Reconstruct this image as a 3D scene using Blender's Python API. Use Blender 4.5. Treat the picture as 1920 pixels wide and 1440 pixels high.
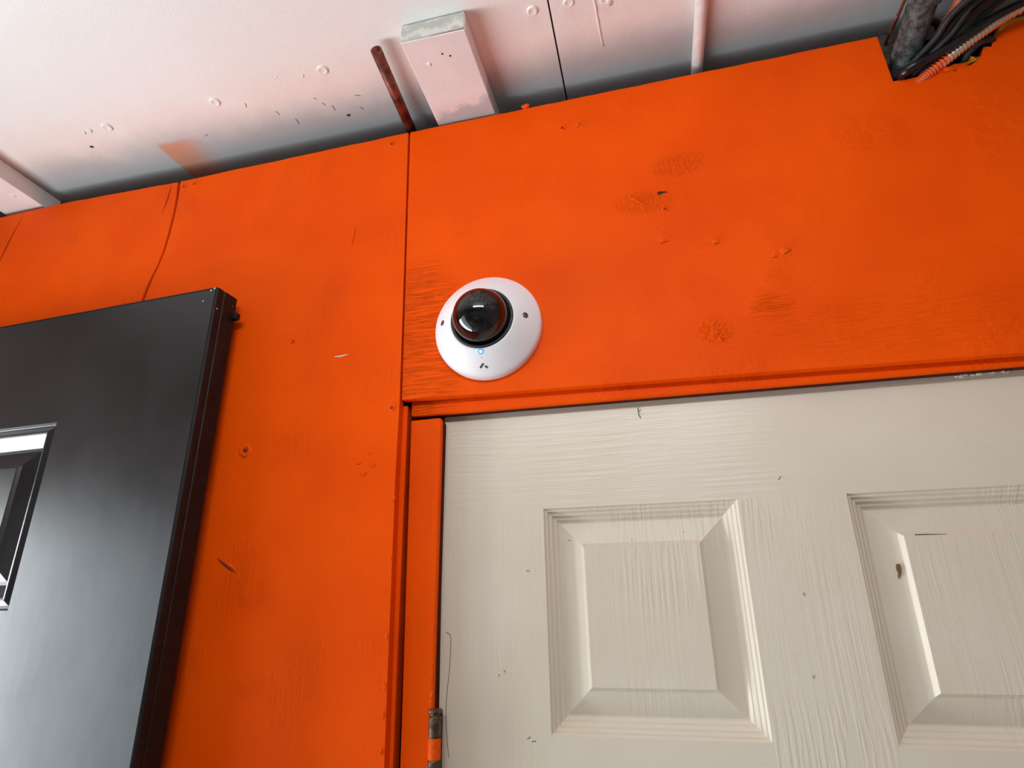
import bpy, bmesh, math, random
from mathutils import Vector, Matrix
random.seed(7)
C = bpy.context.scene.collection
for o in list(bpy.data.objects): bpy.data.objects.remove(o)
sc = bpy.context.scene
ZO = 1.84      # eye height; scene numbers below are metres relative to it, wall face at y = 0

# ---------------------------------------------------------------- camera
cd = bpy.data.cameras.new('camera'); cam = bpy.data.objects.new('camera', cd); C.objects.link(cam)
cd.sensor_width = 36.0; cd.lens = 1094.6163 / 1920 * 36.0; cd.clip_start = 0.01
rt = Vector((0.97201116, 0.23415465, -0.01912866))
dn = Vector((-0.09523948, 0.31830167, -0.94319324))
fw = Vector((-0.2147644, 0.91861616, 0.33169354))
m3 = Matrix((rt, -dn, -fw)).transposed()
cam.matrix_world = Matrix.Translation((0, -0.62, ZO)) @ m3.to_4x4()
sc.camera = cam

# ---------------------------------------------------------------- light and exposure
w = bpy.data.worlds.new('world'); sc.world = w; w.use_nodes = True
bg = w.node_tree.nodes['Background']; bg.inputs[0].default_value = (0.80, 0.90, 1.0, 1); bg.inputs[1].default_value = 0.15
vs = sc.view_settings; vs.view_transform = 'Standard'; vs.look = 'None'; vs.gamma = 1; vs.use_curve_mapping = False
vs.exposure = 0.0

def area(name, loc, rot, sx, sy, power, col):
    l = bpy.data.lights.new(name, 'AREA'); l.shape = 'RECTANGLE'; l.size = sx; l.size_y = sy; l.energy = power; l.color = col
    o = bpy.data.objects.new(name, l); C.objects.link(o); o.location = loc; o.rotation_euler = rot
    return o
# daylight in the open side doorway on the left (its leaf is the black door): split in two to shape the wall's shading, brighter by the hinge side
area('doorway_daylight', (-1.42, -0.22, 1.02), (0, -math.pi/2, 0), 1.98, 0.30, 29, (0.95, 0.985, 1.0))
area('doorway_dim_light', (-1.43, -0.57, 1.02), (0, -math.pi/2, 0), 1.98, 0.66, 11.5, (0.76, 0.90, 1.0))
# unseen area light added under the ceiling behind the camera, grading the wall
area('wall_gradient_fill', (-0.06, -0.97, ZO+.57), (math.radians(62), 0, math.radians(4)), .7, .10, 4.9, (0.97, 0.985, 1.0))

# ---------------------------------------------------------------- materials
def nodes(name):
    m = bpy.data.materials.new(name); m.use_nodes = True
    nt = m.node_tree; return m, nt, nt.nodes['Principled BSDF']
def N(nt, t, **k):
    n = nt.nodes.new(t)
    for a, b in k.items(): setattr(n, a, b)
    return n
def lk(nt, a, b): nt.links.new(a, b)
def coords(nt, scale=(1,1,1)):
    g = N(nt, 'ShaderNodeNewGeometry'); mp = N(nt, 'ShaderNodeMapping'); mp.inputs['Scale'].default_value = scale
    lk(nt, g.outputs['Position'], mp.inputs['Vector']); return mp.outputs[0]
def noise(nt, vec, scale, detail=3, rough=.55):
    n = N(nt, 'ShaderNodeTexNoise'); n.inputs['Scale'].default_value = scale; n.inputs['Detail'].default_value = detail
    n.inputs['Roughness'].default_value = rough; lk(nt, vec, n.inputs['Vector']); return n.outputs['Fac']
def math_(nt, op, a, b=None, clamp=False):
    n = N(nt, 'ShaderNodeMath', operation=op, use_clamp=clamp)
    for i, v in enumerate((a, b)):
        if v is None: continue
        if isinstance(v, (int, float)): n.inputs[i].default_value = v
        else: lk(nt, v, n.inputs[i])
    return n.outputs[0]
def ramp(nt, v, a, b, x=0., y=1.):
    n = N(nt, 'ShaderNodeMapRange', interpolation_type='SMOOTHSTEP')
    n.inputs[1].default_value = a; n.inputs[2].default_value = b; n.inputs[3].default_value = x; n.inputs[4].default_value = y
    lk(nt, v, n.inputs[0]); return n.outputs[0]
def mix(nt, f, a, b):
    n = N(nt, 'ShaderNodeMix', data_type='RGBA')
    if isinstance(f, (int, float)): n.inputs[0].default_value = f
    else: lk(nt, f, n.inputs[0])
    for s, v in ((6, a), (7, b)):
        if isinstance(v, tuple): n.inputs[s].default_value = (*v, 1)
        else: lk(nt, v, n.inputs[s])
    return n.outputs[2]
def bump(nt, p, h, dist, strength=1.0, prev=None):
    b = N(nt, 'ShaderNodeBump'); b.inputs['Distance'].default_value = dist; b.inputs['Strength'].default_value = strength
    lk(nt, h, b.inputs['Height'])
    if prev is not None: lk(nt, prev, b.inputs['Normal'])
    lk(nt, b.outputs[0], p.inputs['Normal']); return b.outputs[0]
def simple(name, col, rough=.5, metal=0., var=0.12, nscale=60, bd=0.0, coat=0.0, spec=.5):
    m, nt, p = nodes(name)
    v = coords(nt); f = noise(nt, v, nscale)
    dark = tuple(c*(1-var*2) for c in col); lite = tuple(min(1, c*(1+var)) for c in col)
    lk(nt, mix(nt, ramp(nt, f, .3, .7), dark, lite), p.inputs['Base Color'])
    p.inputs['Roughness'].default_value = rough; p.inputs['Metallic'].default_value = metal
    p.inputs['Coat Weight'].default_value = coat; p.inputs['Specular IOR Level'].default_value = spec
    if bd: bump(nt, p, noise(nt, v, nscale*4), bd)
    return m

def sep(nt):
    g = N(nt, 'ShaderNodeNewGeometry'); s = N(nt, 'ShaderNodeSeparateXYZ'); lk(nt, g.outputs['Position'], s.inputs[0]); return s.outputs

def blob(nt, xyz, cx, cz, rx, rz, i0=0, i1=2):
    a = math_(nt, 'DIVIDE', math_(nt, 'SUBTRACT', xyz[i0], cx), rx); b = math_(nt, 'DIVIDE', math_(nt, 'SUBTRACT', xyz[i1], cz), rz)
    d = math_(nt, 'ADD', math_(nt, 'MULTIPLY', a, a), math_(nt, 'MULTIPLY', b, b))
    return ramp(nt, d, 1.0, .2)

def orange_paint(name, horiz=False):
    m, nt, p = nodes(name)
    v = coords(nt); xyz = sep(nt)
    big = noise(nt, v, 7, 2)
    col = mix(nt, ramp(nt, big, .35, .65), (0.88, 0.080, 0.0002), (0.94, 0.094, 0.0004))
    lk(nt, col, p.inputs['Base Color'])
    p.inputs['Roughness'].default_value = .50; p.inputs['Specular IOR Level'].default_value = .07
    b = bump(nt, p, noise(nt, v, 520, 2, .6), .00045, .7)                 # roller stipple
    lump = noise(nt, v, 90, 4, .65)
    patch = ramp(nt, noise(nt, v, 11, 1), .50, .66)
    b = bump(nt, p, math_(nt, 'MULTIPLY', lump, patch), .0016, .8, b)      # uneven filler under the paint
    if horiz:
        km = math_(nt, 'MAXIMUM', blob(nt, xyz, .022, .442+ZO, .045, .022), blob(nt, xyz, .068, .487+ZO, .045, .022))
        km = math_(nt, 'MAXIMUM', km, blob(nt, xyz, .083, .262+ZO, .022, .020))
        b = bump(nt, p, math_(nt, 'MULTIPLY', ramp(nt, noise(nt, v, 230, 3, .6), .4, .6), km), .0009, .9, b)
    # open grain of the board, running along it
    gv = coords(nt, (14, 1, 330) if horiz else (330, 1, 10))
    grain = ramp(nt, noise(nt, gv, 1.0, 3, .6), .42, .58)
    if horiz:
        mask = math_(nt, 'MAXIMUM', blob(nt, xyz, -.262, .29+ZO, .075, .14), math_(nt, 'MULTIPLY', blob(nt, xyz, .26, .25+ZO, .20, .045), .22))
        mask = math_(nt, 'MAXIMUM', mask, math_(nt, 'MULTIPLY', blob(nt, xyz, .145, .283+ZO, .028, .022), .6))
        mask = math_(nt, 'ADD', mask, .06)
    else:
        mask = math_(nt, 'MULTIPLY', patch, .28)
    bump(nt, p, math_(nt, 'MULTIPLY', grain, mask), .0013, 1, b)
    return m

M = {}
M['orange'] = orange_paint('orange_paint'); M['orange_h'] = orange_paint('orange_paint_board', True)
def lip(name, col): return simple(name, col, .5, var=.08, nscale=300, bd=.0004, spec=.12)
M['orange_thick'] = lip('orange_paint_thick', (.88, .10, .001))
M['ochre'] = lip('ochre_paint', (.50, .20, .012))

def white_door(name, horiz=False):
    m, nt, p = nodes(name)
    v = coords(nt); big = noise(nt, v, 5, 3)
    lk(nt, mix(nt, ramp(nt, big, .3, .7), (.735, .645, .515), (.795, .71, .585)), p.inputs['Base Color'])
    p.inputs['Roughness'].default_value = .33; p.inputs['Specular IOR Level'].default_value = .5
    sv = coords(nt, (9, 1, 260) if horiz else (260, 1, 7))
    dist = N(nt, 'ShaderNodeVectorMath', operation='ADD'); nn = N(nt, 'ShaderNodeTexNoise'); nn.inputs['Scale'].default_value = 6
    lk(nt, v, nn.inputs['Vector']); sc_ = N(nt, 'ShaderNodeVectorMath', operation='SCALE'); sc_.inputs['Scale'].default_value = 2.6
    lk(nt, nn.outputs['Color'], sc_.inputs[0]); lk(nt, sv, dist.inputs[0]); lk(nt, sc_.outputs[0], dist.inputs[1])
    g = ramp(nt, noise(nt, dist.outputs[0], 1.0, 2, .5), .42, .62)
    dens = math_(nt, 'ADD', ramp(nt, noise(nt, v, 9, 1), .4, .7), .35)
    b = bump(nt, p, math_(nt, 'MULTIPLY', g, dens), .00016 if horiz else .00020, .8)
    bump(nt, p, noise(nt, v, 420, 2), .00012, .7, b)
    return m
M['white_v'] = white_door('cream_door_paint_upright_grain'); M['white_h'] = white_door('cream_door_paint_level_grain', True)

def ceiling_mat():
    m, nt, p = nodes('ceiling_paint'); v = coords(nt); xyz = sep(nt)
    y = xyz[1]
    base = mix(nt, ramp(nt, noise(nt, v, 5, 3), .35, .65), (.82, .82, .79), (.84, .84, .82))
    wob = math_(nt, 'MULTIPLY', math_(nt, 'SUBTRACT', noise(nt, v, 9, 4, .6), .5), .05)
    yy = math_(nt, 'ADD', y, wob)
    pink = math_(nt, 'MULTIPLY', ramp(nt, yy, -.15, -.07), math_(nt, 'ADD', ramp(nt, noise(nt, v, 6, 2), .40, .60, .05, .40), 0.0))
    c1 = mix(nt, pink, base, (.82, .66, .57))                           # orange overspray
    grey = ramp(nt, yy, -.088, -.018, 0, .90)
    c2 = mix(nt, grey, c1, (.38, .405, .41))                              # grey band, stronger towards the wall
    # square-edged orange brush mark
    px = math_(nt, 'MULTIPLY', ramp(nt, xyz[0], -.690, -.684), ramp(nt, xyz[0], -.60, -.66))
    py = ramp(nt, math_(nt, 'ADD', y, math_(nt, 'MULTIPLY', wob, .5)), -.047, -.035)
    c3 = mix(nt, math_(nt, 'MULTIPLY', math_(nt, 'MULTIPLY', px, py), .75), c2, (.62, .22, .10))
    sm = ramp(nt, noise(nt, coords(nt, (40, 25, 1)), 1, 5, .7), .66, .72)
    c4 = mix(nt, math_(nt, 'MULTIPLY', math_(nt, 'MULTIPLY', sm, ramp(nt, y, -.09, -.05)), .5), c3, (.20, .21, .20))
    lk(nt, c4, p.inputs['Base Color']); p.inputs['Roughness'].default_value = .42
    b = bump(nt, p, noise(nt, v, 25, 4, .6), .0012, .5)
    bump(nt, p, noise(nt, v, 400, 2), .00015, .6, b)
    return m
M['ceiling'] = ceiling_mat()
def batten_mat(name, tip):
    m, nt, p = nodes(name); v = coords(nt); xyz = sep(nt)
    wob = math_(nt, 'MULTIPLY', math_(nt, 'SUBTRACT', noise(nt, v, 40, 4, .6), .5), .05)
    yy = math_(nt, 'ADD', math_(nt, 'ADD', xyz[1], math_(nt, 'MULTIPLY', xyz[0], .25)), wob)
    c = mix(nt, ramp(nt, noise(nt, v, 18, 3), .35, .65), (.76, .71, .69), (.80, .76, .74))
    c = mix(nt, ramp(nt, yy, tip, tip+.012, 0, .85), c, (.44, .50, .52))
    lk(nt, c, p.inputs['Base Color']); p.inputs['Roughness'].default_value = .45
    bump(nt, p, noise(nt, coords(nt, (120, 10, 120)), 1, 3), .0004, .7)
    return m
M['batten'] = batten_mat('pinkish_white_batten_paint', -.080)
def endgrain():
    m, nt, p = nodes('painted_end_grain'); v = coords(nt)
    wv = N(nt, 'ShaderNodeTexWave', wave_type='RINGS'); wv.inputs['Scale'].default_value = 55; wv.inputs['Distortion'].default_value = 6; wv.inputs['Detail'].default_value = 3
    mp = N(nt, 'ShaderNodeMapping'); mp.inputs['Location'].default_value = (.26, 0, -.60-ZO); lk(nt, v, mp.inputs[0]); lk(nt, mp.outputs[0], wv.inputs[0])
    lk(nt, mix(nt, wv.outputs['Fac'], (.46, .46, .41), (.66, .66, .61)), p.inputs['Base Color']); p.inputs['Roughness'].default_value = .75
    bump(nt, p, wv.outputs['Fac'], .0006); return m
M['end'] = endgrain()

def black_door_mat():
    m, nt, p = nodes('black_satin_door_paint'); v = coords(nt)
    lk(nt, mix(nt, ramp(nt, noise(nt, v, 8, 3), .35, .65), (.010, .0085, .010), (.014, .012, .014)), p.inputs['Base Color'])
    r = ramp(nt, noise(nt, v, 14, 4, .6), .3, .7, .30, .36); lk(nt, r, p.inputs['Roughness']); p.inputs['Specular IOR Level'].default_value = .72
    b = bump(nt, p, noise(nt, coords(nt, (160, 160, 40)), 1, 4, .7), .00007, .6)
    bump(nt, p, noise(nt, v, 16, 3), .0006, .5, b); return m
M['black'] = black_door_mat()
M['black_edge'] = simple('black_door_edge', (.010, .007, .0065), .55, var=.2, nscale=50, bd=.0003, spec=.3)
M['chip_white'] = simple('bare_chip_pale', (.72, .68, .62), .7, nscale=400)
M['dark_gap'] = simple('dark_backing_wood', (.030, .018, .012), .9, nscale=60)
M['jamb_shade'] = simple('orange_jamb_painted_shade', (.10, .016, .006), .8, nscale=80, spec=.1)  # orange jamb faces behind the trim, with their shade put into the colour
M['brown_block'] = simple('old_brown_timber', (.075, .055, .038), .85, var=.3, nscale=120, bd=.001)
M['cover'] = simple('white_powder_plastic', (.88, .85, .88), .38, var=.01, nscale=600, bd=.00006)
M['ring'] = simple('matt_black_plastic', (.012, .012, .013), .45, nscale=200)
M['ball'] = simple('gloss_black_plastic', (.010, .010, .011), .28, nscale=200)
M['ballface'] = simple('dark_grey_lens_face', (.03, .03, .032), .4, nscale=200)
M['screw'] = simple('dark_steel', (.16, .14, .14), .35, .9, nscale=300)
M['socket'] = simple('socket_shadow_steel', (.02, .02, .02), .6, nscale=300)
M['logo'] = simple('dark_grey_print', (.05, .045, .055), .5, nscale=300)
M['print_white'] = simple('pale_grey_print', (.85, .85, .87), .5, nscale=300)
M['hinge'] = simple('tarnished_brown_steel', (.13, .085, .055), .45, .6, var=.3, nscale=150, bd=.0004)
M['copper'] = simple('rusty_red_brown_pipe', (.17, .035, .018), .45, .3, var=.35, nscale=70, bd=.0003)
M['pipe_in'] = simple('pipe_bore', (.02, .01, .008), .8, nscale=80)
M['iron'] = simple('sooty_iron_pipe', (.075, .085, .085), .6, .1, var=.45, nscale=110, bd=.0012)
M['cable'] = simple('black_cable_sheath', (.009, .009, .011), .24, nscale=100, bd=.0002)
M['cable_dusty'] = simple('dusty_black_cable_sheath', (.017, .016, .017), .6, var=.3, nscale=90, bd=.0003)
M['rod'] = simple('faded_orange_tube', (.50, .13, .055), .5, nscale=80)
M['conduit_w'] = simple('white_painted_conduit', (.80, .76, .73), .4, var=.04, nscale=60, bd=.0003)
def armored():
    m, nt, p = nodes('steel_conduit_splashed_orange'); v = coords(nt); xyz = sep(nt)
    f = ramp(nt, math_(nt, 'ADD', xyz[0], math_(nt, 'MULTIPLY', math_(nt, 'SUBTRACT', noise(nt, v, 90, 3), .5), .05)), .374, .380)
    lk(nt, mix(nt, f, (.75, .10, .02), (.85, .78, .60)), p.inputs['Base Color'])
    mm = math_(nt, 'MULTIPLY', f, .9); lk(nt, mm, p.inputs['Metallic']); p.inputs['Roughness'].default_value = .32; return m
M['armored'] = armored()
M['floor'] = simple('grey_concrete', (.34, .32, .30), .8, nscale=6, bd=.002)
M['plain_wall'] = simple('beige_wall_paint', (.60, .54, .47), .7, var=.04, nscale=10, bd=.001)
M['outside'] = simple('pale_concrete_outside', (.5, .49, .46), .9, nscale=6)
M['chip_brown'] = simple('bare_brown_fibreboard', (.22, .11, .05), .8, nscale=300)
M['hair'] = simple('dark_hairline', (.10, .08, .07), .8, nscale=300)
M['red_hole'] = simple('dark_red_hole_and_scratch', (.22, .012, .002), .7, nscale=300)
gl, nt, p = nodes('smoked_clear_dome'); p.inputs['Base Color'].default_value = (.50, .50, .52, 1)
p.inputs['Transmission Weight'].default_value = 1; p.inputs['Roughness'].default_value = .015; p.inputs['IOR'].default_value = 1.45
M['glass'] = gl
ld, nt, p = nodes('blue_status_light'); p.inputs['Base Color'].default_value = (.3, .6, 1, 1)
p.inputs['Emission Color'].default_value = (.30, .68, 1, 1); p.inputs['Emission Strength'].default_value = 3.0
M['led'] = ld
ld2, nt, p = nodes('blue_light_ring'); p.inputs['Base Color'].default_value = (.05, .25, .8, 1)
p.inputs['Emission Color'].default_value = (.02, .25, 1, 1); p.inputs['Emission Strength'].default_value = .9
M['ledring'] = ld2

# ---------------------------------------------------------------- helpers
def obj(name, bm, mat, parent=None, org=(0, 0, 0), smooth=False, bevel=0):
    """bm in scene numbers; org = origin of the object (or of its thing)."""
    bmesh.ops.recalc_face_normals(bm, faces=bm.faces[:])
    me = bpy.data.meshes.new(name)
    bmesh.ops.translate(bm, verts=bm.verts[:], vec=-Vector(org))
    bm.to_mesh(me); bm.free()
    for mt in (mat if isinstance(mat, list) else [mat]): me.materials.append(M[mt])
    if smooth:
        for f in me.polygons: f.use_smooth = True
    o = bpy.data.objects.new(name, me); C.objects.link(o)
    if parent is not None: o.parent = parent
    else: o.location = Vector(org) + Vector((0, 0, ZO))
    if bevel:
        b = o.modifiers.new('bevel', 'BEVEL'); b.width = bevel; b.segments = 2; b.limit_method = 'ANGLE'; b.angle_limit = math.radians(35)
    return o
def thing(name, label, cat, org, group=None):
    o = bpy.data.objects.new(name, None); C.objects.link(o); o.empty_display_size = .02
    o.location = Vector(org) + Vector((0, 0, ZO)); tag(o, label, cat, group); return o
def tag(o, label=None, cat=None, group=None, kind=None):
    for k, v in (('label', label), ('category', cat), ('group', group), ('kind', kind)):
        if v: o[k] = v
    return o
def struct(o, label=None): o['kind'] = 'structure'; return tag(o, label)

def box(x0, x1, y0, y1, z0, z1, bm=None):
    bm = bm or bmesh.new()
    v = [bm.verts.new(p) for p in ((x0,y0,z0),(x1,y0,z0),(x1,y1,z0),(x0,y1,z0),(x0,y0,z1),(x1,y0,z1),(x1,y1,z1),(x0,y1,z1))]
    for f in ((0,1,2,3),(4,5,6,7),(0,1,5,4),(1,2,6,5),(2,3,7,6),(3,0,4,7)): bm.faces.new([v[i] for i in f])
    return bm
def prism(pts, y0, y1, bm=None):
    """outline in (x, z) extruded from y0 to y1"""
    bm = bm or bmesh.new(); n = len(pts)
    a = [bm.verts.new((x, y0, z)) for x, z in pts]; b = [bm.verts.new((x, y1, z)) for x, z in pts]
    bm.faces.new(a); bm.faces.new(b[::-1])
    for i in range(n): bm.faces.new((a[i], a[(i+1) % n], b[(i+1) % n], b[i]))
    return bm
def frame_rings(x0, x1, z0, z1, rings, bm=None, cap=True, yfn=None):
    """mitred rectangular rings (inset, y): sunk mouldings and raised field"""
    bm = bm or bmesh.new(); prev = None
    for ins, y in rings:
        r = [bm.verts.new(p) for p in ((x0+ins, y, z0+ins), (x1-ins, y, z0+ins), (x1-ins, y, z1-ins), (x0+ins, y, z1-ins))]
        if prev:
            for i in range(4): bm.faces.new((prev[i], prev[(i+1) % 4], r[(i+1) % 4], r[i]))
        prev = r
    if cap: bm.faces.new(prev)
    return bm
def lathe(prof, c, seg=64, bm=None, axis='y'):
    """profile (r, h) with h measured from the wall towards the room"""
    bm = bm or bmesh.new(); rows = []
    for r, h in prof:
        if r < 1e-6: rows.append([bm.verts.new((c[0], c[1]-h, c[2]))])
        else: rows.append([bm.verts.new((c[0]+r*math.cos(2*math.pi*k/seg), c[1]-h, c[2]+r*math.sin(2*math.pi*k/seg))) for k in range(seg)])
    for a, b in zip(rows, rows[1:]):
        for k in range(seg):
            k2 = (k+1) % seg
            if len(a) == 1 and len(b) == 1: continue
            if len(a) == 1: bm.faces.new((a[0], b[k], b[k2]))
            elif len(b) == 1: bm.faces.new((a[k], a[k2], b[0]))
            else: bm.faces.new((a[k], a[k2], b[k2], b[k]))
    return bm
def smooth_path(pts, n=8):
    P = [Vector(p) for p in pts]; P = [P[0]*2-P[1]] + P + [P[-1]*2-P[-2]]; out = []
    for i in range(1, len(P)-2):
        for k in range(n):
            t = k/n; a, b, c, d = P[i-1:i+3]
            out.append(.5*((2*b)+(c-a)*t+(2*a-5*b+4*c-d)*t*t+(3*b-a-3*c+d)*t**3))
    out.append(P[-2]); return out
def tube(pts, r, seg=12, bm=None, caps=True, hollow=0, rfn=None):
    bm = bm or bmesh.new(); P = [Vector(p) for p in pts]
    def sweep(rad, flip=False):
        rows = []; t0 = (P[1]-P[0]).normalized(); ref = Vector((0, 0, 1)) if abs(t0.z) < .9 else Vector((1, 0, 0))
        nrm = t0.cross(ref).normalized()
        for i, p in enumerate(P):
            t = (P[min(i+1, len(P)-1)]-P[max(i-1, 0)]).normalized(); nrm = (nrm - t*nrm.dot(t)).normalized(); bn = t.cross(nrm)
            rr = rad*(rfn(i) if rfn else 1)
            rows.append([bm.verts.new(p+(nrm*math.cos(2*math.pi*k/seg)+bn*math.sin(2*math.pi*k/seg))*rr) for k in range(seg)])
        for a, b in zip(rows, rows[1:]):
            for k in range(seg): bm.faces.new((a[k], a[(k+1) % seg], b[(k+1) % seg], b[k]))
        return rows
    R1 = sweep(r)
    if hollow:
        R2 = sweep(hollow)
        for e in (0, -1):
            for k in range(seg): bm.faces.new((R1[e][k], R1[e][(k+1) % seg], R2[e][(k+1) % seg], R2[e][k]))
    elif caps: bm.faces.new(R1[0]); bm.faces.new(R1[-1])
    return bm
def lump(c, r, seed, flat=(1, .35, 1), bm=None, sub=2, rough=.35):
    rnd = random.Random(seed); b2 = bmesh.new(); bmesh.ops.create_icosphere(b2, subdivisions=sub, radius=1)
    for v in b2.verts:
        k = 1+rnd.uniform(-rough, rough)
        v.co = Vector((c[0]+v.co.x*r*flat[0]*k, c[1]+v.co.y*r*flat[1]*k, c[2]+v.co.z*r*flat[2]*k))
    if bm is None: return b2
    me = bpy.data.meshes.new('t'); b2.to_mesh(me); b2.free(); bm.from_mesh(me); bpy.data.meshes.remove(me); return bm

# ---------------------------------------------------------------- room shell
FL = -ZO
CZ = .6527
YB = -3.2
struct(obj('floor', box(-1.34, 2.3, YB, .1, FL-.05, FL), 'floor'))
# ceiling: framing above, two painted sheets below it with a black joint
ceil = struct(obj('ceiling', box(-1.34, 2.3, YB, .22, CZ+.008, CZ+.06), 'dark_gap'), 'white-painted sheet ceiling with a black joint and pop-up screw heads')
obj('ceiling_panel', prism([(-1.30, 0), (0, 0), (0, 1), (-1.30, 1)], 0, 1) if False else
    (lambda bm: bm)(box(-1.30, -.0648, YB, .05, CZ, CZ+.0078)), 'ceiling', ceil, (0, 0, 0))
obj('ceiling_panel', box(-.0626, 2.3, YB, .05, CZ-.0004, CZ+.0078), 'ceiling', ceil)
for (x, y, r, k) in ((-.3696,-.1016,.0075,0), (-.5431,-.0914,.0075,1), (-.0839,-.1147,.0068,2), (-.7270,-.0910,.0075,3), (-.0402,-.1146,.0066,4), (.0023,-.1075,.0068,5)):
    # screw head standing just proud of the sheet, slot filled with paint
    bm = bmesh.new(); seg = 20; rows = []
    for rr, h in ((r, 0), (r*.96, .0012), (r*.80, .0021), (r*.62, .0019), (r*.45, .0013)):
        rows.append([bm.verts.new((x+rr*math.cos(2*math.pi*j/seg), y+rr*math.sin(2*math.pi*j/seg), CZ-h)) for j in range(seg)])
    for a, b in zip(rows, rows[1:]):
        for j in range(seg): bm.faces.new((a[j], a[(j+1) % seg], b[(j+1) % seg], b[j]))
    bm.faces.new(rows[-1])
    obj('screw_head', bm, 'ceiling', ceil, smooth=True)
for (x, y, r, k) in ((-.7582,-.0916,.0045,1), (-.7700,-.0900,.003,2), (-.4000,-.1000,.002,3), (-.4350,-.107,.0015,8), (.006,-.104,.006,9)):
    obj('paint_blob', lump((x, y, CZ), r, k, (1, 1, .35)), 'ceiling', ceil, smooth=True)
obj('nail_hole', lump((-.7843, -.0642, CZ), .0032, 5, (1, .7, .15), rough=.2), 'dark_gap', ceil)
obj('nail_hole', lump((-.375, -.022, CZ), .0028, 6, (1, .9, .15), rough=.4), 'dark_gap', ceil)
for i, (x, y, a, L) in enumerate(((-.470, -.052, 1.2, .004), (-.452, -.030, 1.5, .006), (-.405, -.062, .4, .002), (-.398, -.050, .9, .003), (-.388, -.040, 1.4, .005), (-.350, -.030, .8, .003), (-.505, -.075, 1.8, .004), (-.345, -.052, .2, .004), (-.600, -.040, 2.6, .004))):
    obj('scuff', tube([(x-L*math.cos(a), y-L*math.sin(a), CZ), (x, y, CZ-.0002), (x+L*math.cos(a+.4), y+L*math.sin(a+.4), CZ)], .0004, 5), 'brown_block', ceil)
# run of thick paint beside the joint
rp = smooth_path([(-.012, -.150, CZ), (-.013, -.128, CZ), (-.0105, -.110, CZ), (-.009, -.085, CZ), (-.0075, -.062, CZ), (-.006, -.045, CZ)], 5)
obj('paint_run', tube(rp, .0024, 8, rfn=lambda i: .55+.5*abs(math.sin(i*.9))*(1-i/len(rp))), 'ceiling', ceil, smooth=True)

# other walls
wl = struct(obj('wall_left', box(-1.40, -1.30, -.06, .05, FL, CZ+.008), 'plain_wall'))
obj('wall_panel', box(-1.40, -1.30, YB, -.96, FL, CZ+.008), 'plain_wall', wl, (-0, 0, 0))
obj('lintel', box(-1.40, -1.30, -.96, -.06, .20, CZ+.008), 'plain_wall', wl)
struct(obj('wall_right', box(2.2, 2.3, YB, .05, FL, CZ), 'plain_wall'))
wr = struct(obj('wall_rear', box(-1.34, -1.15, YB-.1, YB, FL, CZ), 'plain_wall'))
obj('wall_panel', box(1.55, 2.3, YB-.1, YB, FL, CZ), 'plain_wall', wr)
obj('lintel', box(-1.15, 1.55, YB-.1, YB, .18, CZ), 'plain_wall', wr)

# back wall: dark framing with three painted boards on its face
wall = struct(obj('wall_back', box(-1.30, -.30, .048, .09, FL, CZ+.008), 'dark_gap'), 'orange-painted board wall')
obj('framing', box(-.30, .31, .060, .09, .26, CZ+.008), 'dark_gap', wall)
obj('framing', box(-.30, 2.2, .075, .09, FL, .56), 'dark_gap', wall)
obj('framing', box(-.30, 2.2, .20, .22, FL, CZ+.008), 'dark_gap', wall)
crack = [(-.6762, .6148), (-.6738, .585), (-.6734, .555), (-.6752, .520), (-.6782, .488), (-.6835, .465), (-.6899, .4466), (-.6945, .428), (-.6990, .405), (-.712, .35), (-.72, .25)]
def top_wob(a, b, n, s):
    r = random.Random(s); return [(a[0]+(b[0]-a[0])*i/n, a[1]+(b[1]-a[1])*i/n + (r.uniform(-.0005, .0005) if 0 < i < n else 0)) for i in range(n+1)]
gap = [.0042, .0038, .0030, .0034, .0030, .0030, .0036, .0042, .0046, .005, .005]
boardA = [(-1.30, FL), (-.72, FL)] + [(x-g*.65, z) for (x, z), g in list(zip(crack, gap))[::-1]] + top_wob((-.6795, .6150), (-.893, .6186), 12, 1) + [(-1.03, .6150), (-1.30, .614)]
boardB = [(-.2824, FL), (-.2824, -.1634), (-.2851, .121), (-.2843, .217), (-.2868, .40), (-.2905, .6212)] + top_wob((-.292, .6208), (-.6735, .6150), 22, 2) + [(x+g*.65, z) for (x, z), g in zip(crack, gap)] + [(-.715, FL)]
obj('wall_board', prism(boardA, 0, .013), 'orange', wall, bevel=.0007)
obj('wall_board', prism(boardB, 0, .013), 'orange', wall, bevel=.0010)
obj('paint_in_crack', prism([(-1.2, .3), (-.60, .3), (-.60, .6135), (-1.2, .6135)], .0030, .0060), 'red_hole', wall)
# header board over the cream door, notched at its top right for the pipes
hdr = [(-.2815, .2173), (-.20, .2158), (.0, .2120), (.36, .2049), (1.1, .192), (1.1, .612), (.56, .609), (.4675, .6068), (.452, .6035), (.4330, .5905), (.4275, .5760),
       (.4200, .5790), (.4150, .5660), (.4080, .5600), (.3990, .5545), (.3900, .5570), (.3850, .5510), (.3780, .5560), (.3700, .5545), (.3573, .5531), (.3212, .5531), (.3188, .6242)] \
      + top_wob((.3180, .6243), (-.2875, .6212), 34, 3)
obj('wall_board', prism(hdr, 0, .012), 'orange_h', wall, bevel=.0009)
# narrow strip beside the left board and the black slot
obj('edge_strip', box(-.2900, -.2790, .0125, .030, FL, .214), 'orange', wall, bevel=.0015)
obj('wall_fill', box(.52, 2.2, .012, .06, FL, .56), 'orange', wall)
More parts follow.
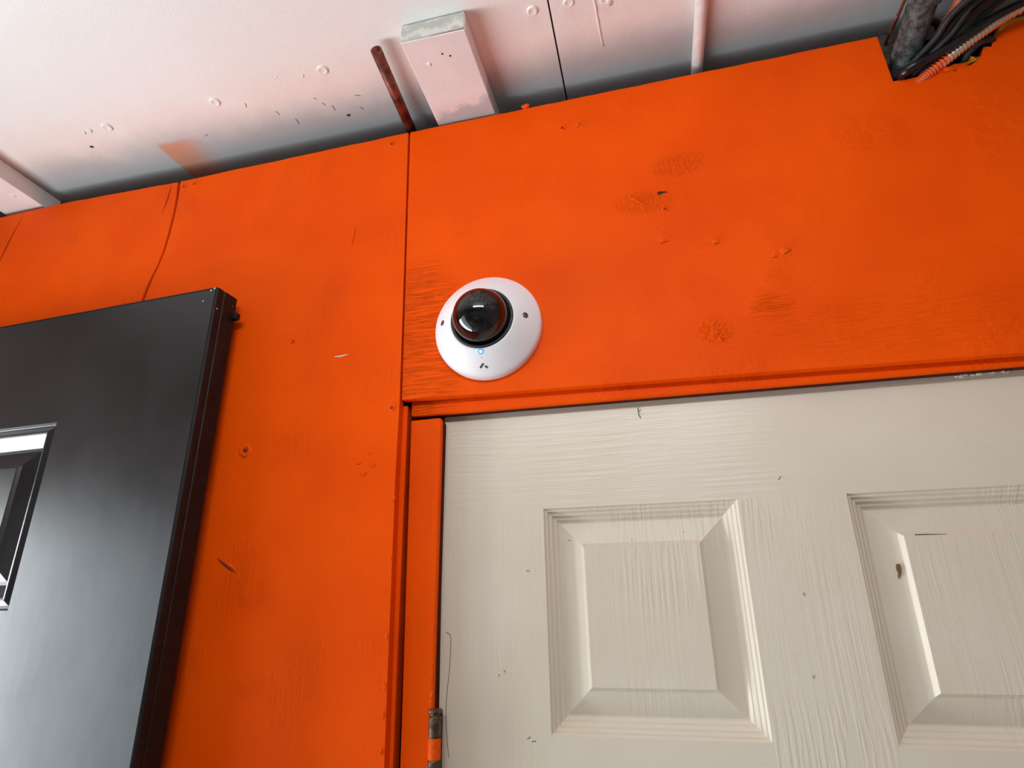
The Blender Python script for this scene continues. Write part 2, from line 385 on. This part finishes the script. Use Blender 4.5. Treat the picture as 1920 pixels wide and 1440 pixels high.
# splintered board edge under the conduit
obj('splinter', lump((.3900, .004, .5570), .010, 31, (1.1, .35, .55), rough=.5), 'orange_thick', wall)
obj('splinter', lump((.4060, .006, .5660), .012, 32, (1.0, .35, .45), rough=.6), 'ochre', wall)
obj('splinter', lump((.3760, -.001, .5545), .006, 33, (1.6, .3, .5), rough=.5), 'orange_thick', wall)
obj('ochre_strip', prism([(.440, .588), (.60, .594), (.60, .63), (.455, .622)], .013, .03), 'ochre', wall)
obj('notch_block', box(.3205, .375, .020, .055, .585, .645), 'brown_block', wall, bevel=.002)
obj('notch_floor', prism([(.30, .50), (.46, .50), (.46, .545), (.30, .545)], .012, .19), 'dark_gap', wall)

# nail heads and torn dents on the boards
for (x, z, r, k) in ((.0412,.3837,.0040,1), (.0963,.3728,.0055,2), (.1698,.3492,.0048,3), (-.0476,.5744,.0050,4), (.158,.344,.0026,21), (-.1182,.6250,.0045,6), (.0835,.2595,.0042,7)):
    obj('nail_head', lump((x, 0, z), r, k, (1.15, .62, .75)), 'orange_thick', wall, smooth=False)
for (x, z, r, k) in ((-.3147,.6064,.0045,11), (-.6649,.6034,.0045,12), (-.6456,.6045,.0040,13), (-.2936,.2083,.0042,14), (-.4896,.1701,.0078,15), (-.439,.313,.0032,16), (.0481,.427,.0036,17), (-.0688,.5768,.0045,18), (.0900,.2520,.0022,19)):
    hb = lathe([(r*1.25, -.0004), (r, .0009), (r*.70, .0012), (r*.45, .0001)], (x, 0, z), 14); rq = random.Random(k)
    for v in hb.verts: v.co += Vector((rq.uniform(-.16, .16)*r, rq.uniform(-.0004, .0003), rq.uniform(-.16, .16)*r))
    h = obj('nail_hole', hb, 'orange', wall, smooth=True)
    obj('hole_core', lump((x, 0, z), r*.50, k, (1, .10, .8), rough=.3), 'red_hole', h)
def scratch(pts, r, mat, parent, nm='scratch'):
    sp = smooth_path(pts, 4); return obj(nm, tube(sp, r, 6, rfn=lambda i: .25+.9*math.sin(math.pi*i/(len(sp)-1))), mat, parent)
scratch([(.0436, 0, .4525), (.0470, -.0003, .4510), (.0530, 0, .4508)], .0010, 'dark_gap', wall, 'open_nail_hole')
obj('open_nail_hole', lump((.0440, 0, .4510), .0022, 22, (1, .3, 1.1)), 'dark_gap', wall)
scratch([(.0085, 0, .4560), (.0105, -.0006, .4500), (.0160, -.0008, .4430), (.0230, -.0008, .4370), (.0290, 0, .4330)], .0014, 'orange_thick', wall, 'paint_ridge')
scratch([(.0092, -.0006, .4545), (.0112, -.0010, .4490), (.0140, -.0008, .4455)], .0008, 'red_hole', wall)
scratch([(-.5080, 0, .0410), (-.4990, -.0002, .0360), (-.4900, -.0002, .0300), (-.4800, 0, .0240)], .0014, 'red_hole', wall)  # gouge in the board, its shade put into the dark red
scratch([(-.5000, 0, .0380), (-.4900, -.0006, .0330), (-.4790, 0, .0260)], .0009, 'orange_thick', wall, 'paint_ridge')
scratch([(-.690, 0, .612), (-.6915, -.0002, .585), (-.697, 0, .560)], .0006, 'red_hole', wall)
scratch([(-.985, 0, .607), (-.998, -.0002, .560), (-1.008, 0, .510)], .0007, 'red_hole', wall)
scratch([(-1.005, 0, .462), (-1.012, 0, .445)], .0013, 'red_hole', wall)
scratch([(-.377, 0, .284), (-.3671, -.0001, .2838), (-.358, 0, .2855)], .0009, 'batten', wall, 'pale_scuff')
scratch([(-.3625, 0, .480), (-.3640, -.0006, .462), (-.3665, 0, .440)], .0008, 'orange_thick', wall, 'paint_ridge')
for i, (x, z) in enumerate(((-.3214, .1548), (-.3150, .1400), (-.333, .1440), (-.326, .1300))):
    obj('paint_ridge', lump((x, 0, z), .0045, 60+i, (1, .10, .4), rough=.5), 'orange', wall, smooth=True)
# ragged drips along the inner edge of the left board
for i, z in enumerate((.10, .035, -.045, -.092, -.118, -.150)):
    obj('paint_drip', lump((-.2862, .0005, z), .0026, 80+i, (.7, .6, 1.5)), 'orange_thick', wall)

# door frame: head strip and left jamb
trim = struct(obj('trim_1', prism([(-.2747, .1993), (-.20, .1985), (.20, .1965), (.9, .194), (.9, .2130), (-.2747, .2190)], .0125, .0195), 'orange_h', bevel=.0028))
obj('head_jamb', prism([(-.2737, .2000), (-.20, .1992), (.20, .1972), (.9, .1947), (.9, .2130), (-.2737, .2190)], .0195, .0290), 'jamb_shade', trim)
jb = [(-.2775, .1965), (-.2345, .1950), (-.2335, .185), (-.2378, -.10), (-.2380, -.1125), (-.2390, FL), (-.2725, FL), (-.2725, -.14)]
trim2 = struct(obj('trim_2', prism([(-.2743, .1945), (-.2375, .1950), (-.2345, .1920), (-.2375, -.10), (-.2378, FL), (-.2705, FL), (-.2716, -.14), (-.2738, .12)], .0125, .0200), 'orange', bevel=.0028))
obj('jamb_core', prism([(-.2730, .1945), (-.2375, .1945), (-.2352, .1900), (-.2382, -.10), (-.2385, FL), (-.2700, FL)], .0200, .0340), 'jamb_shade', trim2)
obj('jamb_return', box(-.2600, -.2400, .034, .074, FL, .20), 'orange', trim2)
for i, z in enumerate((-.035, -.072, -.083, -.100, -.108)):
    obj('paint_drip', lump((-.2395, .0128, z), .0024, 90+i, (.8, .5, 1.6)), 'orange_thick', trim2)

# ---------------------------------------------------------------- cream moulded door
DX0, DX1 = -.2372, .506
top_edge = [(DX0, .2015), (.305, .2015), (.3080, .1985), (.3130, .1965), (.3190, .1984), (.3230, .1955), (.3290, .1962), (.3330, .1968), (.3370, .1958), (.3420, .1972), (.3480, .1966), (.3540, .1985), (.3600, .1978), (.3680, .1990), (.3800, .1985), (.3900, .2015), (DX1, .2015)]
P1 = (-.1192, .0857, -.1370, .0832); P2 = (.1893, .3935, -.1372, .0855)
PL = -.1372; PT = .0840
y0, y1 = .030, .065
bm = prism([(DX0, PT)] + top_edge + [(DX1, PT)], y0, y1)
door = struct(obj('door_1', bm, 'white_h', bevel=0), 'cream moulded panel door with vertical grain in an orange frame')
z_low = [(PL-.10, PL)]
obj('stile', box(DX0, P1[0], y0, y1, FL+.01, PT), 'white_v', door)
obj('stile', box(P1[1], P2[0], y0, y1, FL+.01, PT), 'white_v', door)
obj('stile', box(P2[1], DX1, y0, y1, FL+.01, PT), 'white_v', door)
obj('rail', box(P1[0], P1[1], y0, y1, -.26, P1[2]), 'white_h', door); obj('rail', box(P2[0], P2[1], y0, y1, -.26, P1[2]), 'white_h', door)
rings = [(0, .030), (.0018, .0328), (.0034, .0330), (.0058, .0362), (.0076, .0365), (.0104, .0402), (.0120, .0405), (.0150, .0432), (.0165, .0434), (.0390, .0362), (.0428, .0312)]
for i, (a, b, c, d) in enumerate((P1, P2)):
    pn = obj('raised_panel', frame_rings(a, b, c, PT, rings), 'white_v', door)
    lo = obj('raised_panel', frame_rings(a, b, -.95, -.26, rings), 'white_v', door)
    obj('rail', box(a, b, y0, y1, FL+.01, -.95), 'white_v', door)
# chips, specks and a hair on the paint
chipb = prism([(.2212, .0145), (.2224, .0160), (.2247, .0156), (.2250, .0120), (.2240, .0080), (.2225, .0040), (.2208, .0035), (.2218, .0080), (.2210, .0110)], .0350, .0372)
obj('paint_chip', chipb, 'chip_brown', door)
for i, x in enumerate((.3135, .3165, .3195, .3235, .3275, .3350, .3420, .3465, .3560, .3650)):
    obj('paint_chip', lump((x, .0300, .1958+.0004*i*.6), .0020+.0008*((i*7) % 3), 100+i, (1.2, .6, .55), rough=.4), 'chip_white', door)
obj('hair', tube(smooth_path([(-.2310, .0297, -.0420), (-.2258, .0297, -.0460), (-.2254, .0297, -.058), (-.2262, .0297, -.078), (-.2285, .0297, -.100), (-.2295, .0297, -.120), (-.2275, .0297, -.145), (-.2255, .0297, -.160)], 5), .00028, 5), 'hair', door)
for i, (x, z) in enumerate(((-.1384, .0187), (-.1420, -.1400), (-.1370, -.1425), (-.004, .1878), (.0285, .0530), (-.013, -.0835), (-.092, .0490), (-.025, .0480), (.130, .1030), (-.172, -.0840), (-.166, -.0800), (.1300, -.0820), (.1340, -.0100))):
    rr = random.Random(i)
    a = rr.uniform(0, 3.1); L = rr.uniform(.0005, .0022)
    yy = .0298 if not (P1[0] < x < P1[1] and PL < z < PT) else .0322
    obj('dirt_speck', tube([(x-L*math.cos(a), yy, z-L*math.sin(a)), (x, yy-.0002, z), (x+L*math.cos(a+.5), yy, z+L*math.sin(a+.5))], .00030, 5), 'hair', door)
obj('dirt_speck', tube([(-.0062, .0298, .1915), (-.0058, .0296, .183), (-.0040, .0298, .1790)], .0005, 5), 'hair', door)
obj('dirt_crust', tube(smooth_path([(.2420, .0318, .0420), (.252, .0318, .0418), (.268, .0318, .0412)], 4), .0006, 5), 'hair', door)
# hinge barrel between jamb and door
hg = obj('hinge', box(-.2372, -.2330, .028, .031, -.20, -.1165), 'hinge', door)
def knuckle(z0, z1, r, mat, nm):
    bm = lathe([(0, 0), (r*.93, 0), (r, .0008), (r, abs(z1-z0)-.0008), (r*.93, abs(z1-z0)), (0, abs(z1-z0))], (0, 0, 0), 20)
    bmesh.ops.rotate(bm, verts=bm.verts[:], cent=(0, 0, 0), matrix=Matrix.Rotation(-math.pi/2, 3, 'X'))
    bmesh.ops.translate(bm, verts=bm.verts[:], vec=(-.2352, .0135, z0 if True else 0))
    return obj(nm, bm, mat, hg, smooth=False)
knuckle(-.1172, -.1135, .0072, 'hinge', 'pin_head'); knuckle(-.1200, -.1172, .0052, 'hinge', 'pin')
knuckle(-.1390, -.1200, .0064, 'hinge', 'knuckle'); knuckle(-.1582, -.1392, .0064, 'orange_thick', 'knuckle'); knuckle(-.1780, -.1584, .0064, 'hinge', 'knuckle'); knuckle(-.1980, -.1782, .0064, 'orange_thick', 'knuckle')

# ---------------------------------------------------------------- black door, open against the wall
bx = Vector((-.5251, -.05, .3803)); yaw, lean = -.0474, .0122
u = Vector((math.cos(yaw), math.sin(yaw), 0)); up = Vector((0, math.sin(lean), math.cos(lean))); nn = up.cross(u).normalized(); up = u.cross(nn).normalized() if u.cross(nn).z > 0 else -u.cross(nn).normalized()
if nn.y < 0: nn = -nn
BW, BH, BT = .76, 2.17, .038
def bd(bm):      # local (x along top from right corner, y depth, z) -> scene
    for v in bm.verts: v.co = bx + u*v.co.x + nn*v.co.y + up*v.co.z
    return bm
borg = tuple(bx + u*(-BW/2) + up*(-BH))
bdoor = thing('door_2', 'black satin panel door standing open against the orange wall at left', 'door', borg)
bdoor['kind'] = 'structure'; del bdoor['category']
px0, px1, pz0, pz1 = -.2232-.30, -.2232, -.3927, -.1625
segs = [box(px1, 0, 0, BT, -BH, 0), ]
bm = box(px1, -.0035, 0, BT, -BH, -.003)
box(-BW, px0, 0, BT, -BH, -.003, bm); box(px0, px1, 0, BT, pz1, -.003, bm); box(px0, px1, 0, BT, -BH, pz0, bm)
obj('leaf', bd(bm), 'black', bdoor, borg)
brings = [(0, .0), (.0022, .0046), (.0036, .0044), (.0115, .0004), (.0140, .0010), (.0215, .0080), (.0290, .0135), (.0330, .0138), (.0510, .0070), (.0550, .0035)]
obj('raised_panel', bd(frame_rings(px0, px1, pz0, pz1, brings)), 'black', bdoor, borg, bevel=.0008)
# edge band: rounded metal lip round front, timber edge behind
ebm = bmesh.new(); prof = [(-.0045, 0), (-.0020, .0005), (-.0004, .0022), (0, .0050), (0, .0105), (-.0012, .0115), (-.0012, .0130), (0, .0140), (0, BT-.003), (-.002, BT)]
rows = []
for z in (-BH, -.0004):
    rows.append([ebm.verts.new((a, b, z)) for a, b in prof] + [ebm.verts.new((-.0045, BT, z))])
n = len(rows[0])
for i in range(n): ebm.faces.new((rows[0][i], rows[0][(i+1) % n], rows[1][(i+1) % n], rows[1][i]))
ebm.faces.new(rows[0]); ebm.faces.new(rows[1])
obj('side_edge', bd(ebm), 'black_edge', bdoor, borg)
obj('top_edge', bd(box(-BW, -.0045, .0008, BT, -.003, 0)), 'black_edge', bdoor, borg)
obj('catch', bd(box(-.004, .009, BT-.009, BT-.001, -.0335, -.0245)), 'black_edge', bdoor, borg, bevel=.0012)
for i, (a, b, c, r) in enumerate(((-.0045, 0, -.002, .0014), (-.010, 0, -.004, .0012), (-.020, 0, -.018, .0010), (.0, .0045, -.030, .0010), (-.0005, .03, -.014, .0008))):
    obj('paint_chip', bd(lump((a, b, c), r, 200+i, (1, .5, 1))), 'chip_white', bdoor, borg)

# ---------------------------------------------------------------- dome camera
cc = (-.172, 0, .2969)
dome = thing('security_camera', 'white round dome security camera with smoked lens bubble on orange board', 'camera', cc)
cov = [(.0655, 0), (.0658, .0035), (.0655, .0080), (.0648, .0098), (.0630, .0120), (.0590, .0160), (.0550, .0195), (.0510, .0231), (.0465, .0265), (.0420, .0295), (.0388, .0313), (.0378, .0315), (.0372, .0308)]
obj('cover', lathe(cov, cc, 96), 'cover', dome, cc, smooth=True)
obj('lens_ring', lathe([(.0374, .0290), (.0374, .0322), (.0362, .0330), (.0345, .0326), (.0322, .0300), (.0300, .0290)], cc, 96), 'ring', dome, cc, smooth=True)
R = .0325; hc = .0355
def hemi(R, t=0):
    pr = [(R, .0295)]
    pr += [(R*math.cos(a*math.pi/2/24), hc+R*math.sin(a*math.pi/2/24)) for a in range(25)]
    pr[-1] = (0, hc+R); return pr
o_ = hemi(R); i_ = hemi(R-.0016)[::-1]
obj('smoked_dome', lathe(o_ + [(0, hc+R-.0016)] + i_[1:], cc, 96), 'glass', dome, cc, smooth=True)
# camera ball: aimed down and to the left
bc = Vector((cc[0], -(hc-.004), cc[2])); aim = Vector((-.05, -.85, -.50)).normalized()
bb = bmesh.new(); bmesh.ops.create_uvsphere(bb, u_segments=40, v_segments=24, radius=.0235)
bmesh.ops.translate(bb, verts=bb.verts[:], vec=bc)
ball = obj('lens_ball', bb, 'ball', dome, cc, smooth=True)
def along(prof, c, d, seg=40):
    bm = lathe(prof, (0, 0, 0), seg); q = Vector((0, -1, 0)).rotation_difference(d).to_matrix()
    for v in bm.verts: v.co = q @ v.co + c
    return bm
obj('lens_barrel', along([(0, .020), (.0150, .020), (.0158, .0232), (.0150, .0245), (.0125, .0245), (.0115, .0225), (.0075, .0218), (.0068, .0210), (0, .0210)], bc, aim), 'ballface', ball, cc, smooth=False)
obj('lens_glass', along([(.0068, .0212), (.0050, .0228), (.0026, .0236), (0, .0238)], bc, aim), 'cable', ball, cc, smooth=True)
obj('inner_plate', lathe([(0, .029), (.0315, .029)], cc, 48), 'ring', dome, cc)
# arc of tiny letters printed round the lens
rtv = aim.cross(Vector((0, 0, 1))).normalized(); upv = rtv.cross(aim).normalized()
for i, ch in enumerate('OPTICO'):
    ang = math.radians(90-2+64*i/5); cu = bpy.data.curves.new('t', 'FONT'); cu.body = ch; cu.size = .0042; cu.align_x = 'CENTER'; cu.align_y = 'CENTER'; cu.extrude = .00006
    to = bpy.data.objects.new('t', cu); C.objects.link(to); bpy.context.view_layer.update()
    me = bpy.data.meshes.new_from_object(to.evaluated_get(bpy.context.evaluated_depsgraph_get())); bpy.data.objects.remove(to)
    bm = bmesh.new(); bm.from_mesh(me)
    d = (aim*.64 + (rtv*math.cos(ang) + upv*math.sin(ang))*.77).normalized()
    tx = (-rtv*math.sin(ang) + upv*math.cos(ang)).normalized(); tx = (tx-d*tx.dot(d)).normalized(); ty = d.cross(tx)
    for v in bm.verts: v.co = bc + d*.0237 + tx*v.co.x + ty*v.co.y + d*v.co.z
    obj('letter', bm, 'print_white', ball, cc)
def cover_n(x, z):   # outward normal of the cone part of the cover
    r = math.hypot(x, z); return Vector((x/r*.62, -.78, z/r*.62)).normalized()
for (x, y, z) in ((.0500, -.0236, .0007), (-.0511, -.0226, .0042)):
    c = Vector(cc)+Vector((x, y, z)); nv = cover_n(x, z)
    s = obj('screw', along([(.0036, -.001), (.0036, .0003), (.0030, .0007), (.0019, .0006), (.0016, -.0002), (0, -.0002)], c, nv, 20), 'screw', dome, cc, smooth=False)
    obj('socket', along([(0, .0008), (.0015, .0008), (.0010, .0009), (0, .0009)], c, nv, 6), 'socket', s, cc)
c = Vector(cc)+Vector((-.0017, -.0299, -.041)); nv = cover_n(-.0017, -.041)
lg = obj('status_light', along([(0, .0009), (.0009, .0008), (.0017, .0004), (.0019, -.0004)], c, nv, 20), 'led', dome, cc, smooth=True)
obj('light_ring', along([(.0019, .0001), (.0020, .0007), (.0033, .0005), (.0034, -.0004)], c, nv, 24), 'ledring', lg, cc, smooth=True)
c2 = Vector(cc)+Vector((-.0018, -.0264, -.0467)); obj('pinhole', along([(0, .0004), (.0004, .0003), (.0004, -.0004)], c2, cover_n(-.0018, -.0467), 8), 'logo', dome, cc)
def plate(pts, nm):
    bm = bmesh.new(); P = [Vector(cc)+Vector(p) for p in pts]; nv = cover_n(pts[0][0], pts[0][2])
    ctr = sum(P, Vector())/4; P = [ctr+(p-ctr)*1.0 for p in P]
    a = [bm.verts.new(p+nv*.0004) for p in P]; b = [bm.verts.new(p-nv*.0012) for p in P]
    bm.faces.new(a); bm.faces.new(b)
    for i in range(4): bm.faces.new((a[i], a[(i+1) % 4], b[(i+1) % 4], b[i]))
    for v in a: v.co += nv*.0002
    return obj(nm, bm, 'logo', dome, cc)
lo = plate([(-.0065, -.0186, -.0556), (-.0020, -.0220, -.0519), (-.0003, -.0213, -.0529), (-.0046, -.0178, -.0566)], 'emblem_bar')
plate([(.0006, -.0199, -.0543), (.0036, -.0185, -.0559), (.0026, -.0174, -.0572), (-.0003, -.0187, -.0557)], 'emblem_bar')
obj('cable_gland', box(-.2385, -.2345, -.004, -.0002, .3075, .3125), 'socket', dome, cc, bevel=.001)

# ---------------------------------------------------------------- timber battens on the ceiling
bo = (-.204, -.04, CZ-.001)
bt = thing('wooden_batten', 'short white-painted wooden batten with bare sawn end, beside the brown pipe', 'batten', bo, 'ceiling battens')
B0, B1, ZB = -.1345, .045, .6250
bm = bmesh.new()
pts = [(-.2437, B0, ZB), (-.1625, B0+.0015, ZB), (-.1610, B1, ZB), (-.2462, B1, ZB)]
a = [bm.verts.new(p) for p in pts]; b = [bm.verts.new((p[0], p[1], CZ-.0005)) for p in pts]
bm.faces.new(a); bm.faces.new(b)
for i in range(4): bm.faces.new((a[i], a[(i+1) % 4], b[(i+1) % 4], b[i]))
obj('timber', bm, 'batten', bt, bo, bevel=.0012)
obj('sawn_end', box(-.2432, -.1630, B0-.0010, B0+.0004, ZB+.0008, CZ-.0012), 'end', bt, bo, bevel=.0008)
hh = obj('nail_head', lump((-.2205, -.098, ZB), .0030, 41, (1, 1, .5), rough=.2), 'batten', bt, bo, smooth=True)
for x, y in ((-.1995, -.108), (-.1910, -.103)):
    obj('nail_hole', lump((x, y, ZB), .0016, 42, (1, .8, .2)), 'dark_gap', bt, bo)
bo2 = (-.99, -.05, CZ-.001)
bt2 = thing('wooden_batten', 'long pinkish white wooden batten running off the left edge above the black door', 'batten', bo2, 'ceiling battens')
bm = bmesh.new(); zb2 = .6235
lo4 = [(-.905, -.60, zb2), (-.9515, .03, zb2), (-1.035, .03, zb2), (-.99, -.60, zb2)]
a = [bm.verts.new(p) for p in lo4]; b = [bm.verts.new((p[0], p[1], CZ-.0005)) for p in lo4]
bm.faces.new(a); bm.faces.new(b)
for i in range(4): bm.faces.new((a[i], a[(i+1) % 4], b[(i+1) % 4], b[i]))
obj('timber', bm, 'batten', bt2, bo2, bevel=.0012)
for xx, yy in ((-.97, -.03), (-1.0, -.05)):
    obj('nail_head', lump((xx, yy, zb2), .0028, 43, (1, 1, .4), rough=.2), 'batten', bt2, bo2, smooth=True)

# ---------------------------------------------------------------- pipes and cables
po = (-.2808, -.1247, .6350)
bp = thing('brown_pipe', 'thin open-ended red-brown pipe poking out above the orange board joint', 'pipe', po)
obj('tube', tube([(-.2808, -.1247, .6362), (-.2930, .044, .6345)], .0072, 28, hollow=.0058), 'copper', bp, po, smooth=True)
obj('bore', tube([(-.2845, -.08, .6358), (-.2930, .044, .6345)], .0057, 20), 'pipe_in', bp, po, smooth=True)
cw = tube(smooth_path([(.1115, .04, CZ-.008), (.1115, -.05, CZ-.008), (.1108, -.3, CZ-.008), (.110, -.9, CZ-.008), (.11, YB+.01, CZ-.008)], 4), .0075, 20)
tag(obj('ceiling_conduit', cw, 'conduit_w', None, (.1115, -.3, CZ), smooth=True), 'thin white-painted conduit running along the white ceiling', 'conduit')
io = (.342, -.05, .60)
ip = thing('iron_pipe', 'thick sooty grey iron pipe rising out of the notch', 'pipe', io)
obj('pipe_body', tube(smooth_path([(.3415, .16, .560), (.3418, .02, .584), (.3420, -.07, .6045), (.3440, -.14, .6200), (.3460, -.25, .6270), (.35, -.8, .6270)], 6), .0150, 32), 'iron', ip, io, smooth=True)
obj('collar', tube([(.3422, -.060, .6018), (.3424, -.074, .6050)], .0172, 28), 'iron', ip, io, smooth=False)
def cable(name, pts, r, mat, label, cat='cable', group=None, seg=12, n=8):
    sp = smooth_path(pts, n); o = tag(obj(name, tube(sp, r, seg), mat, None, tuple(sp[0]), smooth=True), label, cat, group); return o
# bundle: fan of black cables from the notch corner to the upper right
rnd = random.Random(3)
ORD = ['dusty black cable of the notch bundle, outermost on its left, beside the orange tube', 'second black cable from the left in the bundle fanning out of the notch',
       'third black cable from the left in the bundle fanning out of the notch', 'middle black cable of the bundle fanning out of the notch',
       'third black cable from the right in the bundle fanning out of the notch', 'second black cable from the right in the bundle fanning out of the notch',
       'black cable of the notch bundle, outermost on its right, next to the ribbed steel conduit']
ends = [((.3860, -.066, .588), .0038), ((.3965, -.058, .592), .0042), ((.4055, -.064, .594), .0036), ((.4120, -.050, .597), .0042), ((.4200, -.050, .600), .0036), ((.4270, -.040, .602), .0040), ((.4350, -.042, .604), .0034)]
starts = [(.3300, .004, .5585), (.3335, .008, .5595), (.3370, .004, .5600), (.3405, .009, .5600), (.3440, .004, .5595), (.3480, .008, .5600), (.3520, .004, .5600)]
for i, ((e, r), s) in enumerate(zip(ends, starts)):
    e = Vector(e); s = Vector(s); d = (e-s); mid = s+d*.5+Vector((rnd.uniform(-.003, .003), .004, rnd.uniform(-.002, .002)))
    pts = [s+Vector((-.012, .12, -.012)), s+Vector((-.004, .03, -.003)), s, mid, e, e+Vector((.12, -.05, .014)), e+Vector((.45, -.10, .022)), (2.195, -.13-.011*i, .632)]
    cable('black_cable', pts, r*.88, 'cable_dusty' if i % 2 == 0 else 'cable', ORD[i], group='black cables bundled in the notch')
cable('black_cable', [(.318, .12, .540), (.328, .02, .556), (.3335, -.0100, .5560), (.365, -.0165, .5660), (.400, -.0235, .5800), (.4470, -.0310, .5985), (.60, -.060, .622), (.95, -.09, .632), (2.195, -.11, .634)], .0046, 'cable',
      'thick glossy black cable, lowest in front of the bundle and steel conduit')
cable('looped_cable', [(.352, .05, .600), (.352, .0, .604), (.358, -.014, .612), (.372, -.014, .615), (.382, .0, .609), (.385, .05, .60)], .0042, 'cable_dusty', 'short looped black cable between iron pipe and orange tube')
cable('orange_tube', [(.368, .10, .590), (.3745, .0, .5975), (.3800, -.051, .6010), (.388, -.12, .612), (.41, -.8, .625)], .0050, 'rod', 'faded orange tube running up beside the sooty iron pipe', 'tube')
cable('thin_rod', [(.334, .030, .628), (.3350, -.02, .6290), (.3365, -.05, .6300), (.338, -.6, .6300)], .0017, 'copper', 'thin rusty rod against the ceiling left of the iron pipe', 'rod')
# ribbed armoured conduit
sp = smooth_path([(.3450, .006, .5465), (.3566, .000, .5528), (.3850, -.009, .5690), (.4150, -.017, .5850), (.4500, -.020, .6020), (.53, -.03, .622), (2.19, -.06, .640)], 1)
dense = smooth_path([tuple(p) for p in sp[:6]], 34)
ob = tag(obj('steel_conduit', tube(dense, .0056, 14, rfn=lambda i: 1.0 + (.14 if i % 4 < 2 else -.10)), 'armored', None, tuple(dense[0]), smooth=True), 'ribbed steel flexible conduit splashed with orange paint along the notch', 'conduit')
cable('black_cable', [(.392, .03, .560), (.402, -.004, .571), (.418, -.006, .581), (.432, .004, .586), (.436, .04, .588)], .0040, 'cable_dusty', 'short stub of black cable below the ribbed steel conduit')
